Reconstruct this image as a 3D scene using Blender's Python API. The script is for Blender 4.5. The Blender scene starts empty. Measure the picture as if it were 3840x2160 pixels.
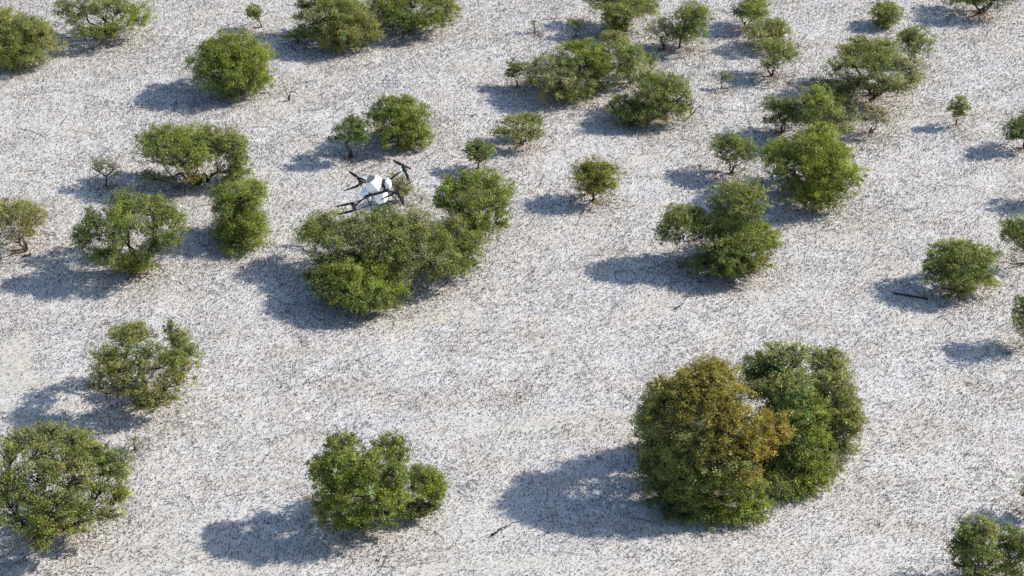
import bpy, math
import numpy as np
from mathutils import Vector, Matrix

sc = bpy.context.scene
# ------------------------------------------------------------------ camera
PITCH = math.radians(35); HFOV = math.radians(29); H = 57.0
FPX = 1920 / math.tan(HFOV / 2)
cam = bpy.data.cameras.new('camera'); co = bpy.data.objects.new('camera', cam)
sc.collection.objects.link(co)
co.location = (0, 0, H); co.rotation_euler = (math.radians(90) - PITCH, 0, 0)
cam.sensor_width = 36; cam.lens = 18 / math.tan(HFOV / 2)
cam.clip_start = 1; cam.clip_end = 6000
sc.camera = co
# ------------------------------------------------------------------ light
SUN_EL = math.radians(37); SUN_AZ = math.radians(11)      # from the right, a little behind the scene
sun_dir = Vector((math.cos(SUN_EL) * math.cos(SUN_AZ), math.cos(SUN_EL) * math.sin(SUN_AZ), math.sin(SUN_EL)))
w = bpy.data.worlds.new('World'); sc.world = w; w.use_nodes = True
nt = w.node_tree; bg = nt.nodes['Background']
sky = nt.nodes.new('ShaderNodeTexSky'); sky.sky_type = 'NISHITA'; sky.sun_disc = False
sky.sun_elevation = SUN_EL; sky.ozone_density = 1.9; sky.air_density = 1.1
sky.sun_rotation = math.atan2(sun_dir.x, sun_dir.y)
nt.links.new(sky.outputs[0], bg.inputs[0]); bg.inputs[1].default_value = 0.135
sl = bpy.data.lights.new('sun', 'SUN'); sl.energy = 4.6; sl.angle = math.radians(0.55); sl.color = (1, 0.945, 0.86)
so = bpy.data.objects.new('sun', sl); sc.collection.objects.link(so)
so.rotation_euler = sun_dir.to_track_quat('Z', 'Y').to_euler()
sc.view_settings.view_transform = 'Standard'; sc.view_settings.look = 'None'
sc.view_settings.exposure = 0.5; sc.view_settings.gamma = 1
sc.cycles.max_bounces = 6; sc.cycles.diffuse_bounces = 3; sc.cycles.transmission_bounces = 3

# ------------------------------------------------------------------ helpers
CP, SP = math.cos(PITCH), math.sin(PITCH)
K = 1.4907                                       # survey sheet units to full sheet pixels
rng = np.random.default_rng(7)

def ray(px, py):
    u = (px * K - 1920) / FPX; v = (1080 - py * K) / FPX
    return np.array([u, CP + v * SP, -SP + v * CP])
def ground(px, py, z=0.0):
    d = ray(px, py); return np.array([0, 0, H]) + d * ((z - H) / d[2])
def at_y(px, py, y):
    d = ray(px, py); return np.array([0, 0, H]) + d * (y / d[1])
def axial(P):
    return P[1] * CP - (P[2] - H) * SP
def project(P):
    d = axial(P); v = P[1] * SP + (P[2] - H) * CP
    return (1920 + FPX * P[0] / d) / K, (1080 - FPX * v / d) / K

def mesh_np(name, V, F, mat, tint=None, smooth=False):
    V = np.asarray(V, np.float32); F = np.asarray(F, np.int32)
    n, k = F.shape
    me = bpy.data.meshes.new(name)
    me.vertices.add(len(V)); me.vertices.foreach_set('co', V.ravel())
    me.loops.add(n * k); me.loops.foreach_set('vertex_index', F.ravel())
    me.polygons.add(n); me.polygons.foreach_set('loop_start', np.arange(0, n * k, k, dtype=np.int32))
    me.polygons.foreach_set('loop_total', np.full(n, k, np.int32))
    if smooth: me.polygons.foreach_set('use_smooth', np.ones(n, bool))
    if tint is not None:
        a = me.attributes.new('tint', 'FLOAT_COLOR', 'FACE')
        c = np.ones((n, 4), np.float32); c[:, :3] = tint
        a.data.foreach_set('color', c.ravel())
    me.update(calc_edges=True)
    if mat: me.materials.append(mat)
    return me
def link(name, me, parent=None):
    o = bpy.data.objects.new(name, me); sc.collection.objects.link(o)
    if parent: o.parent = parent
    return o
def tag(o, label=None, cat=None, group=None, kind=None):
    if label: o['label'] = label
    if cat: o['category'] = cat
    if group: o['group'] = group
    if kind: o['kind'] = kind
    return o

def hash2(i, j, s):
    h = (i.astype(np.int64) * 374761393 + j.astype(np.int64) * 668265263 + s * 974634777) & 0x7fffffff
    h = ((h ^ (h >> 13)) * 1274126177) & 0x7fffffff
    return ((h ^ (h >> 16)) & 0xffffff) / float(0xffffff)
def vnoise(x, y, s=0):
    i = np.floor(x); j = np.floor(y); fx = x - i; fy = y - j
    fx = fx * fx * (3 - 2 * fx); fy = fy * fy * (3 - 2 * fy)
    a = hash2(i, j, s); b = hash2(i + 1, j, s); c = hash2(i, j + 1, s); d = hash2(i + 1, j + 1, s)
    return (a * (1 - fx) + b * fx) * (1 - fy) + (c * (1 - fx) + d * fx) * fy
def fbm(x, y, s=0, o=3):
    r = 0; am = .5; t = 0
    for k in range(o):
        r = r + am * vnoise(x * 2 ** k, y * 2 ** k, s + k); t += am; am *= .5
    return r / t

# ------------------------------------------------------------------ materials
def mat_new(name):
    m = bpy.data.materials.new(name); m.use_nodes = True
    return m, m.node_tree, m.node_tree.nodes['Principled BSDF']
def simple(name, col, rough=.6, metal=0, var=.15, scale=30, spec=.5):
    m, t, b = mat_new(name)
    tc = t.nodes.new('ShaderNodeTexCoord'); n = t.nodes.new('ShaderNodeTexNoise'); n.inputs['Scale'].default_value = scale
    t.links.new(tc.outputs['Object'], n.inputs['Vector'])
    r = t.nodes.new('ShaderNodeValToRGB')
    r.color_ramp.elements[0].position = .3; r.color_ramp.elements[1].position = .7
    r.color_ramp.elements[0].color = [c * (1 - var) for c in col] + [1]; r.color_ramp.elements[1].color = [min(1, c * (1 + var)) for c in col] + [1]
    t.links.new(n.outputs['Fac'], r.inputs[0]); t.links.new(r.outputs[0], b.inputs['Base Color'])
    b.inputs['Roughness'].default_value = rough; b.inputs['Metallic'].default_value = metal
    b.inputs['Specular IOR Level'].default_value = spec
    return m
def leaf_mat():
    m, t, b = mat_new('leaves')
    a = t.nodes.new('ShaderNodeAttribute'); a.attribute_name = 'tint'
    t.links.new(a.outputs['Color'], b.inputs['Base Color'])
    b.inputs['Roughness'].default_value = .48; b.inputs['Specular IOR Level'].default_value = .45
    tr = t.nodes.new('ShaderNodeBsdfTranslucent')
    mx = t.nodes.new('ShaderNodeMix'); mx.data_type = 'RGBA'; mx.blend_type = 'MULTIPLY'; mx.inputs[0].default_value = 1
    mx.inputs[7].default_value = (1.5, 1.55, .8, 1)
    t.links.new(a.outputs['Color'], mx.inputs[6]); t.links.new(mx.outputs[2], tr.inputs['Color'])
    ms = t.nodes.new('ShaderNodeMixShader'); ms.inputs[0].default_value = .40
    t.links.new(b.outputs[0], ms.inputs[1]); t.links.new(tr.outputs[0], ms.inputs[2])
    t.links.new(ms.outputs[0], t.nodes['Material Output'].inputs[0])
    return m
LEAF = leaf_mat()
BARK = simple('bark', (.055, .045, .038), .85, var=.4, scale=12, spec=.2)
TWIG = simple('grey_twigs', (.12, .10, .085), .85, var=.35, scale=5, spec=.2)
STICK = None
def stick_mat():
    m, t, b = mat_new('root_pegs')
    a = t.nodes.new('ShaderNodeAttribute'); a.attribute_name = 'tint'
    t.links.new(a.outputs['Color'], b.inputs['Base Color']); b.inputs['Roughness'].default_value = .9
    b.inputs['Specular IOR Level'].default_value = .2
    return m
PEG = stick_mat()
def ground_mat():
    m, t, b = mat_new('pale_mud'); N = t.nodes.new; L = t.links.new
    tc = N('ShaderNodeTexCoord')
    def noise(sc_, det=3, rough=.6):
        n = N('ShaderNodeTexNoise'); n.inputs['Scale'].default_value = sc_; n.inputs['Detail'].default_value = det
        n.inputs['Roughness'].default_value = rough; L(tc.outputs['Object'], n.inputs['Vector']); return n
    def ramp(src, stops):
        r = N('ShaderNodeValToRGB'); e = r.color_ramp.elements
        e[0].position, e[0].color = stops[0][0], (*stops[0][1], 1); e[1].position, e[1].color = stops[-1][0], (*stops[-1][1], 1)
        for p, c in stops[1:-1]:
            x = e.new(p); x.color = (*c, 1)
        L(src, r.inputs[0]); return r
    def mix(f, a, c, mode='MIX'):
        x = N('ShaderNodeMix'); x.data_type = 'RGBA'; x.blend_type = mode
        if isinstance(f, float): x.inputs[0].default_value = f
        else: L(f, x.inputs[0])
        for s, v in ((6, a), (7, c)):
            if isinstance(v, tuple): x.inputs[s].default_value = (*v, 1)
            else: L(v, x.inputs[s])
        return x.outputs[2]
    grain = noise(24, 4, .75)
    base = ramp(grain.outputs['Fac'], [(.28, (.42, .40, .375)), (.45, (.52, .50, .478)), (.58, (.59, .57, .548)), (.75, (.66, .64, .62))]).outputs[0]
    big = noise(.35, 4, .6)
    tone = ramp(big.outputs['Fac'], [(.35, (.93, .90, .86)), (.55, (1, 1, 1.0)), (.7, (.95, .96, 1.0))]).outputs[0]
    base = mix(1.0, base, tone, 'MULTIPLY')
    mp = N('ShaderNodeMapping'); mp.inputs['Rotation'].default_value = (0, 0, math.radians(-14)); mp.inputs['Scale'].default_value = (.16, .95, 1)
    L(tc.outputs['Object'], mp.inputs[0]); st = noise(1.0, 5, .62); L(mp.outputs[0], st.inputs['Vector'])
    stc = ramp(st.outputs['Fac'], [(.33, (.88, .865, .825)), (.45, (.97, .965, .95)), (.56, (1, 1, 1)), (.68, (.93, .93, .95))]).outputs[0]
    base = mix(1.0, base, stc, 'MULTIPLY')
    a = N('ShaderNodeAttribute'); a.attribute_name = 'patch'
    sep = N('ShaderNodeSeparateColor'); L(a.outputs['Color'], sep.inputs[0])
    fine = noise(5, 3, .6)
    silt = ramp(fine.outputs['Fac'], [(.3, (.40, .375, .32)), (.7, (.53, .505, .445))]).outputs[0]
    base = mix(sep.outputs[0], base, silt)
    litn = noise(8, 4, .75)
    lit = ramp(litn.outputs['Fac'], [(.36, (.28, .235, .20)), (.55, (.60, .56, .52))]).outputs[0]
    base = mix(sep.outputs[1], base, lit)
    L(base, b.inputs['Base Color'])
    b.inputs['Roughness'].default_value = .8; b.inputs['Specular IOR Level'].default_value = .25
    bn = noise(9, 5, .7); bp = N('ShaderNodeBump'); bp.inputs['Strength'].default_value = .4; bp.inputs['Distance'].default_value = .05
    bn2 = noise(1.6, 3, .5); ad = N('ShaderNodeMath'); ad.operation = 'MULTIPLY_ADD'; ad.inputs[1].default_value = 3.0
    L(bn2.outputs['Fac'], ad.inputs[0]); L(bn.outputs['Fac'], ad.inputs[2]); L(ad.outputs[0], bp.inputs['Height']); L(bp.outputs[0], b.inputs['Normal'])
    return m
GROUND = ground_mat()

# ------------------------------------------------------------------ palette (linear)
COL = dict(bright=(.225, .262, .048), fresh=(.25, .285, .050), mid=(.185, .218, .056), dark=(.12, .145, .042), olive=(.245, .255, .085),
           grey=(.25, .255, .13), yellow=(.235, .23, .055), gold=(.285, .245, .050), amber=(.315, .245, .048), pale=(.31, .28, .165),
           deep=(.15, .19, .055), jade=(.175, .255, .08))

# ------------------------------------------------------------------ tree survey
# base: foot of the stem; lobes: (x, y, half width, half height[, colour]); colour 'bare' = leafless twigs
TREES = []
def T(name, cat, label, base, lobes, col, dens=1.0, **k): TREES.append((name, cat, label, base, lobes, col, dens, k))
MT, MS, SA = 'mangrove_tree', 'mangrove_shrub', 'mangrove_sapling'
# --- upper left
T(MS, 'shrub', 'wide grey-green mangrove shrub cut off by the upper left edge', None,
  [(10,70,55,50),(60,85,50,42),(95,115,48,38,'olive'),(40,130,60,40,'mid'),(105,90,25,28),(12,150,30,28,'bright'),(-30,100,50,60),(60,150,50,28)], 'olive', 1.0)
T(MT, 'tree', 'spreading open mangrove at the upper left with bright right-hand lobes and grey branches', None,
  [(160,30,28,30,'deep'),(190,52,25,20,'deep'),(205,15,40,33,'grey'),(250,30,48,35,'olive'),(300,28,35,34,'mid'),(345,48,38,28,'bright'),(300,72,40,20,'fresh'),(260,78,42,18,'mid'),(210,82,30,18,'mid')], 'olive', .8)
T(MT, 'tree', 'lone small round-topped mangrove on a leaning bare trunk, upper left', (658,67), [(637,27,17,15),(647,36,17,14),(630,38,12,10)], 'mid', 1.1)
T(MS, 'shrub', 'dense yellow-green dome-shaped mangrove with a bright sunlit top, left of the top middle', None,
  [(600,118,55,35,'bright'),(640,140,40,35,'fresh'),(570,135,50,38),(520,155,42,36,'mid'),(640,178,42,38),(585,185,62,42),(530,190,45,36,'mid'),(610,215,48,24,'mid'),(650,205,30,25),(550,222,40,20,'mid'),(575,244,28,10,'grey')], 'bright', 1.2)
T(MT, 'tree', 'broad umbrella-crowned mangrove with bare lower branches showing, left of the drone', (495,460),
  [(370,362,38,34,'mid'),(410,340,38,24,'bright'),(435,350,50,34,'bright'),(480,350,44,38,'bright'),(470,385,48,35,'bright'),(395,385,36,24,'mid'),(430,410,45,22,'bare'),(480,420,36,26,'yellow'),(492,445,25,16,'gold'),(525,335,25,22,'olive'),(500,400,40,30,'bright'),(450,408,42,24,'mid'),(505,365,34,30,'mid'),(370,440,30,14,'grey'),(410,455,35,12,'grey')], 'bright', .75)
T(MT, 'tree', 'loose see-through mangrove with a crooked dark stem, right beside the umbrella-crowned tree', (525,455),
  [(570,345,34,28,'olive'),(590,375,28,30,'mid'),(600,405,24,28,'mid'),(560,380,28,26,'olive'),(580,430,34,24,'bright'),(585,455,25,15,'bright'),(550,425,25,20,'bare'),(548,375,28,26,'mid'),(610,435,24,22,'mid'),(575,360,34,26,'olive'),(595,385,28,30,'mid')], 'mid', .75)
T(MT, 'tree', 'tiny thin-leaved mangrove with a dark forked trunk at the far left middle', (268,468),
  [(258,410,22,17),(245,425,16,15),(285,428,20,17),(270,440,25,12,'bare')], 'grey', .55)
T(MT, 'tree', 'pale yellowish thin-leaved mangrove cut off by the left edge', (68,627),
  [(15,525,38,28,'gold'),(60,540,42,34,'olive'),(88,560,28,24,'pale'),(25,565,50,32,'pale'),(70,575,25,22,'gold'),(-15,560,40,45,'olive'),(35,595,45,15,'pale')], 'pale', .75)
T(MT, 'tree', 'large many-lobed mangrove with a forked trunk showing through a gap, left side', (345,668),
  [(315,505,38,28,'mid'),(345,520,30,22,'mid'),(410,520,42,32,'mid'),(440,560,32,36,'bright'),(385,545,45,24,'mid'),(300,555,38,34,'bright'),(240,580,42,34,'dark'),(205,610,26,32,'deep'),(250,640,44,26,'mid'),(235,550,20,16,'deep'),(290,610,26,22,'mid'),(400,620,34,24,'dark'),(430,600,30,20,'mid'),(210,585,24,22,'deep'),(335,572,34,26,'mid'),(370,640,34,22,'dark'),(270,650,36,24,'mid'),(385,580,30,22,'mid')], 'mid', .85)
T(MS, 'shrub', 'bright low leafy shrub in front of the big forked mangrove on the left', None, [(340,660,42,28),(320,668,30,22),(358,672,26,20)], 'fresh', 1.1)
T(MS, 'shrub', 'tall dense green mangrove in two stacked lobes, left of the large central thicket', None,
  [(610,500,62,42,'bright'),(565,485,36,24,'mid'),(640,480,32,28,'bright'),(610,555,66,38,'bright'),(570,590,42,36,'mid'),(635,595,46,36),(600,625,40,24,'mid'),(600,590,50,40,'bright'),(575,540,40,30,'mid')], 'bright', 1.15, zlow=.4)
# --- central thicket
T(MT, 'tree', 'wide olive-green thicket mangrove with bare stems inside, directly below the drone', None,
  [(830,572,62,42,'olive'),(795,600,44,40,'mid'),(890,575,40,36,'grey'),(930,560,50,32,'olive'),(990,560,50,38,'mid'),(860,610,46,26,'olive'),(830,640,38,18,'mid'),(1050,565,50,38,'olive'),(1030,600,60,34,'olive'),(1090,605,46,36,'mid'),(1000,630,40,26,'mid'),(1060,650,55,34,'grey'),(1120,640,50,34,'olive'),(1170,640,42,38,'mid'),(1180,610,38,30,'mid'),(1100,680,50,22,'mid'),(1010,670,50,28,'mid'),(1150,672,40,22,'mid'),(930,605,50,26,'grey'),(960,640,44,26,'olive'),(1180,665,34,22,'mid'),(1130,580,44,30,'olive'),(780,590,28,32,'olive'),(930,620,46,26,'bare'),(800,665,30,22,'bare'),(880,640,50,20,'bare'),(1120,675,44,22,'mid'),(870,600,46,34,'olive'),(960,600,46,34,'olive'),(1030,640,46,30,'mid'),(1090,640,44,30,'mid')], 'olive', .82, zlow=.45, fill=.1)
T(MS, 'shrub', 'dense rounded mid-green shrub at the front left of the central thicket', None,
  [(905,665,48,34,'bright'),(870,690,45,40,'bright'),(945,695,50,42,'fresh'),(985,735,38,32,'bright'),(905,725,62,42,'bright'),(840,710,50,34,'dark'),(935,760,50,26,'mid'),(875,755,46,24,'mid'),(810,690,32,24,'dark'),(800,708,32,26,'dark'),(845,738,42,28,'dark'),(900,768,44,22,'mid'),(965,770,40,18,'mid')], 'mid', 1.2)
T(MT, 'tree', 'bright arching mangrove behind the right end of the central thicket', None,
  [(1165,455,46,24,'bright'),(1220,450,40,24,'bright'),(1250,478,38,34,'bright'),(1268,508,22,28,'mid'),(1135,490,32,32,'bright'),(1180,500,40,32,'mid'),(1185,535,40,32,'bright'),(1150,530,24,24,'mid'),(1195,570,45,32,'bright'),(1255,540,28,18,'bright'),(1265,562,20,12,'mid'),(1230,515,30,22,'mid'),(1105,505,16,18,'dark'),(1130,520,30,26,'mid'),(1160,575,36,28,'mid'),(1218,580,36,22,'bright'),(1165,600,40,24,'mid'),], 'bright', .9, fill=0)
T(MS, 'shrub', 'small pale olive bush half hidden behind the flying drone', None, [(1012,455,26,22),(1018,485,26,22),(1000,470,20,20)], 'olive', .7)
T(MT, 'tree', 'little compact mangrove on a short dark stem, above the arching tree', (1203,424),
  [(1200,368,26,18),(1185,385,20,16),(1222,382,24,18),(1205,400,26,12)], 'mid', 1.1)
T(MT, 'tree', 'low flat-topped sparse mangrove with spreading grey branches, centre top', (1311,361),
  [(1290,308,32,17),(1325,302,30,20),(1352,305,22,16),(1260,328,24,11),(1325,330,30,16),(1350,330,22,14),(1290,330,30,14),(1310,345,38,12),(1340,345,26,12),(1265,335,24,12)], 'olive', .6)
T(MT, 'tree', 'bright lush mangrove with a knobbly peaked crown above the drone', None,
  [(975,262,32,22,'mid'),(1022,258,20,20,'bright'),(1010,285,40,26,'bright'),(945,300,32,30,'dark'),(1055,300,26,26,'mid'),(985,315,40,32,'bright'),(1035,325,42,30,'bright'),(1065,342,26,22,'mid'),(1040,362,40,20,'bright'),(970,345,36,24,'deep')], 'bright', 1.1)
T(MT, 'tree', 'small dark green mangrove on a thin trunk left of the knobbly bright tree', (886,395),
  [(888,305,22,16),(870,325,28,18),(908,322,22,20),(840,350,20,10),(885,348,34,18),(910,350,18,14)], 'deep', .85)
# --- top row
T(MT, 'tree', 'dome-shaped olive-yellow mangrove in the left of the pair at the top', None,
  [(840,25,55,30,'mid'),(880,50,55,35,'olive'),(915,70,45,30,'yellow'),(860,80,60,34,'olive'),(910,95,48,26,'olive'),(850,108,52,24,'olive'),(790,50,45,26,'dark'),(800,80,42,24,'deep'),(760,12,18,16,'dark'),(820,0,60,25,'grey')], 'olive', 1.15)
T(MS, 'shrub', 'small bright green bush at the left foot of the olive dome tree', None, [(752,78,18,13),(735,92,22,10),(765,90,18,12)], 'bright', .9)
T(MT, 'tree', 'broad dark-based mangrove at the top beside the olive dome, with bright lower fringe', None,
  [(940,15,30,22,'grey'),(985,10,42,32,'bright'),(985,35,24,26,'bright'),(1035,12,45,34,'mid'),(1090,8,45,30,'olive'),(1125,30,30,30,'yellow'),(1070,40,45,24,'mid'),(1110,52,32,18,'mid'),(1010,50,40,22,'deep'),(965,45,25,26,'dark'),(1060,60,26,13,'bright')], 'mid', 1.0)
T(MT, 'tree', 'tiny pale twiggy mangrove seedling left of the shaded seedling at the top', (1345,79), [(1343,55,9,8),(1346,66,11,8,'bare')], 'pale', .4)
T(MT, 'tree', 'small thin green seedling standing in tree shade at the top', (1449,90), [(1445,55,20,13),(1455,65,20,14),(1450,78,16,8,'bare')], 'mid', .5)
T(MT, 'tree', 'broad dark olive mangrove crown cut by the top edge, right of centre', (1575,70),
  [(1500,2,34,20,'olive'),(1545,15,48,25,'mid'),(1600,8,48,28,'mid'),(1620,28,34,22,'olive'),(1570,35,46,22,'olive'),(1530,-8,60,18,'mid')], 'mid', 1.05)
T(MT, 'tree', 'small bright bush-like mangrove in front of the dark crown at the top', (1552,84), [(1550,42,30,20),(1568,60,24,18),(1540,62,22,15),(1556,74,18,10)], 'bright', 1.0)
T(MT, 'tree', 'thin grey-green mangrove with open twigs on the left of the top right pair', (1670,122),
  [(1645,75,24,20),(1670,62,24,20),(1685,85,26,22),(1660,95,28,14,'bare')], 'grey', .6)
T(MT, 'tree', 'taller green mangrove with a bright lower lobe, right of the thin grey-green one', (1708,120),
  [(1745,28,32,26,'olive'),(1725,50,34,26,'mid'),(1765,55,26,30,'mid'),(1750,80,32,24,'mid'),(1710,95,30,18,'bright'),(1720,78,24,18,'mid')], 'mid', .85)
T(MT, 'tree', 'green mangrove with a brown bare-twigged left half near the top right', (1873,68),
  [(1900,12,32,24,'bright'),(1885,32,32,24,'mid'),(1910,38,24,20,'mid'),(1850,35,26,18,'bare'),(1868,28,18,18,'grey')], 'mid', .95)
T(MT, 'tree', 'soft olive mangrove, upper one of two stacked crowns near the top right', (1915,117),
  [(1910,75,34,22),(1950,65,32,20),(1965,88,28,24),(1930,92,38,20),(1890,85,24,18,'grey')], 'olive', .8)
T(MT, 'tree', 'soft olive mangrove on a clear dark stem, lower one of the two stacked crowns', (1943,190),
  [(1930,122,32,22,'olive'),(1965,120,34,22,'olive'),(1985,145,26,20,'mid'),(1950,148,34,20,'mid'),(1935,165,24,14,'grey')], 'olive', .75)
T(MT, 'tree', 'pale leaning seedling with a bare trunk on open flat left of the stacked crowns', (1813,222), [(1822,190,16,8),(1832,196,14,8),(1815,202,12,10,'bare')], 'grey', .45)
T(MT, 'tree', 'small round olive-green mangrove alone near the top right', (2205,62),
  [(2228,20,28,20,'olive'),(2215,38,30,22),(2240,42,28,22),(2228,58,30,14)], 'mid', 1.1)
T(MT, 'tree', 'dark low mangrove cut by the top edge at the far right', (2475,32), [(2400,-2,32,14),(2450,2,48,20),(2500,2,42,22),(2540,0,30,18,'bare'),(2450,-25,70,25)], 'dark', .9)
T(MT, 'tree', 'medium light green mangrove at the upper right corner of the big open-crowned tree', (2290,150),
  [(2305,85,30,20),(2285,105,30,24),(2325,108,26,24),(2300,128,30,18,'mid')], 'mid', .9)
T(MT, 'tree', 'large open airy mangrove with two dark trunks and many gaps, upper right', (2200,238),
  [(2125,130,28,22,'olive'),(2160,105,28,20,'mid'),(2185,130,44,28,'mid'),(2225,120,34,24,'olive'),(2105,175,32,26,'mid'),(2150,165,38,26,'olive'),(2200,170,46,30,'mid'),(2250,160,38,26,'grey'),(2290,180,38,28,'olive'),(2270,215,42,24,'olive'),(2150,205,48,22,'bare'),(2220,205,42,22,'mid'),(2125,202,34,20,'mid'),(2180,215,40,22,'olive'),(2255,222,38,18,'grey'),(2205,150,44,30,'mid'),(2300,200,28,22,'grey')], 'olive', .66)
T(MT, 'tree', 'dark shaded mangrove crown tucked under the left of the big open-crowned tree', (2110,275),
  [(2060,212,34,16,'dark'),(2095,225,34,22,'deep'),(2130,245,34,28,'grey'),(2140,270,24,22,'grey'),(2100,255,34,22,'mid')], 'deep', .8)
T(MT, 'tree', 'olive mangrove with a bright centre spire and slender stems, behind the bright knotted tree', (2035,345),
  [(2050,243,34,28,'bright'),(2020,262,34,22,'olive'),(2075,275,36,30,'mid'),(2040,290,40,26,'mid'),(2012,300,34,22,'deep'),(2110,300,34,24,'olive'),(2075,318,44,18,'mid'),(2130,325,22,16,'olive')], 'olive', .8)
T(MT, 'tree', 'dark dense little mangrove on a straight stem left of the spired olive tree', (1966,332),
  [(1975,262,24,20),(1955,275,26,24),(1985,290,22,24),(1965,302,30,16),(1928,303,14,9)], 'deep', 1.0)
T(MT, 'tree', 'pale see-through sapling with a forked grey trunk right of the spired olive tree', (2190,334),
  [(2195,275,26,13),(2220,285,24,15),(2170,298,24,16),(2225,305,24,10),(2195,300,24,16,'bare')], 'pale', .5)
T(MT, 'tree', 'slim lone young mangrove on a thin stem at the right', (2404,314),
  [(2412,255,20,14),(2405,272,20,14),(2425,272,16,14),(2412,288,20,10)], 'mid', .9)
T(MT, 'tree', 'dark mangrove cut by the right edge at its upper part', (2575,372), [(2560,325,32,22),(2590,310,34,32),(2580,345,36,18),(2548,342,18,12)], 'dark', 1.0)
# --- middle top thicket
T(MT, 'tree', 'small dark green mangrove on a thin stem left of the middle top thicket', (1301,215),
  [(1292,165,20,14),(1305,178,24,18),(1285,185,14,12)], 'deep', 1.05)
T(MT, 'tree', 'grey-olive thin-leaved mangrove filling the left of the middle top thicket', None,
  [(1345,180,30,22,'grey'),(1385,160,34,28,'grey'),(1425,165,38,30,'olive'),(1365,205,34,24,'olive'),(1410,200,46,30,'grey'),(1455,205,42,34,'olive'),(1400,235,46,22,'olive'),(1450,240,42,22,'mid'),(1340,205,24,16,'grey')], 'olive', .85)
T(MT, 'tree', 'bright green mangrove arching over the middle top thicket', (1500,222),
  [(1435,122,34,20,'bright'),(1475,128,44,26,'bright'),(1505,150,38,30,'bright'),(1520,180,28,32,'mid'),(1480,160,40,30,'mid'),(1500,200,32,26,'mid')], 'bright', 1.15)
T(MT, 'tree', 'soft mid-green mangrove at the right shoulder of the middle top thicket', (1585,208),
  [(1540,95,28,18,'olive'),(1555,118,32,24,'olive'),(1580,145,38,32,'mid'),(1565,180,34,28,'mid'),(1595,175,28,24,'mid')], 'mid', .95)
T(MT, 'tree', 'small thin bright sprig of mangrove behind the front right thicket tree', (1632,185), [(1632,143,24,13),(1635,160,18,14,'olive')], 'jade', .7)
T(MT, 'tree', 'broad open mangrove with twiggy right side, right of the middle top thicket', None,
  [(1625,200,48,24,'olive'),(1660,215,38,26,'mid'),(1695,215,36,30,'grey'),(1650,240,48,30,'mid'),(1705,250,34,28,'mid'),(1680,275,46,26,'mid'),(1720,280,22,22,'bright'),(1650,295,44,20,'grey'),(1738,262,22,22,'bare')], 'mid', .85)
T(MS, 'shrub', 'dense dark shaded shrub at the front left of the twiggy-sided mangrove', None, [(1580,262,38,26,'mid'),(1570,285,38,26,'dark'),(1610,285,36,28,'mid'),(1595,302,40,16,'dark')], 'dark', 1.25)
T(MT, 'tree', 'round ball-shaped yellow-green mangrove standing alone right of centre', (1492,503),
  [(1495,420,36,22),(1475,440,34,28),(1525,440,34,30),(1500,455,46,28),(1478,478,30,18),(1515,475,36,18)], 'yellow', 1.05)
# --- right middle
T(MT, 'tree', 'open small mangrove with dark stem, left of the bright knotted tree', (1843,435),
  [(1825,355,34,22,'olive'),(1810,378,24,24,'mid'),(1850,370,34,24,'mid'),(1878,378,26,24,'mid'),(1848,402,34,16,'mid'),(1885,395,20,12,'mid'),(1815,400,22,14,'bare')], 'mid', .75)
T(MT, 'tree', 'large vivid green mangrove with several knotted lobes at the right', None,
  [(2065,345,36,32,'fresh'),(2045,370,38,30,'bright'),(1950,375,36,26,'fresh'),(1945,400,34,34,'mid'),(2005,375,28,24,'mid'),(1985,420,42,30,'mid'),(2060,400,46,36,'fresh'),(2105,385,28,26,'bright'),(2110,420,32,32,'fresh'),(2140,440,34,30,'bright'),(2120,465,34,22,'mid'),(1965,440,28,18,'deep'),(2070,450,36,34,'fresh'),(2055,485,52,32,'fresh'),(2095,495,40,26,'bright'),(2005,480,44,26,'mid'),(2060,512,46,20,'bright')], 'bright', 1.15)
T(MT, 'tree', 'leggy mangrove with a flat airy top, behind the dark bushy one, right of centre', (1872,650),
  [(1830,480,38,22,'olive'),(1875,475,42,24,'olive'),(1905,495,26,26,'mid'),(1860,510,46,24,'mid'),(1895,525,30,22,'mid'),(1810,510,30,18,'mid'),(1855,530,36,16,'olive'),(1840,548,38,20,'mid'),(1885,550,32,20,'mid'),(1815,535,30,18,'mid')], 'olive', .78)
T(MT, 'tree', 'side-leaning airy mangrove with a crooked bare limb, left of the dark bushy one', (1790,660),
  [(1705,535,34,24,'olive'),(1685,570,32,32,'mid'),(1725,560,36,28,'olive'),(1700,600,34,22,'deep'),(1745,535,24,18,'mid'),(1670,585,20,18,'deep'),(1745,580,28,22,'mid'),(1735,610,24,14,'bare'),(1760,560,32,28,'mid'),(1765,600,34,28,'deep')], 'mid', .75)
T(MT, 'tree', 'dark bushy mangrove with brown bare twigs on its right flank, right of centre', None,
  [(1805,570,42,30,'dark'),(1850,580,52,32,'mid'),(1900,580,38,30,'bright'),(1930,600,34,30,'olive'),(1820,615,56,34,'mid'),(1875,620,56,34,'mid'),(1850,655,56,28,'mid'),(1770,665,46,26,'deep'),(1900,665,38,22,'yellow'),(1830,680,56,18,'deep'),(1935,625,28,28,'bare'),(1915,660,30,28,'bare'),(1860,690,56,14,'bare')], 'mid', 1.1)
T(MS, 'shrub', 'rounded airy mangrove bush with a black pole lying at its left, far right', None,
  [(2380,625,38,22,'olive'),(2425,625,42,24,'olive'),(2460,650,36,28,'mid'),(2365,655,38,28,'mid'),(2410,660,50,32,'mid'),(2475,680,34,28,'mid'),(2350,690,30,20,'dark'),(2395,700,50,28,'mid'),(2445,705,42,26,'mid'),(2490,712,20,18,'bright'),(2410,735,46,16,'dark')], 'mid', .92)
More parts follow.
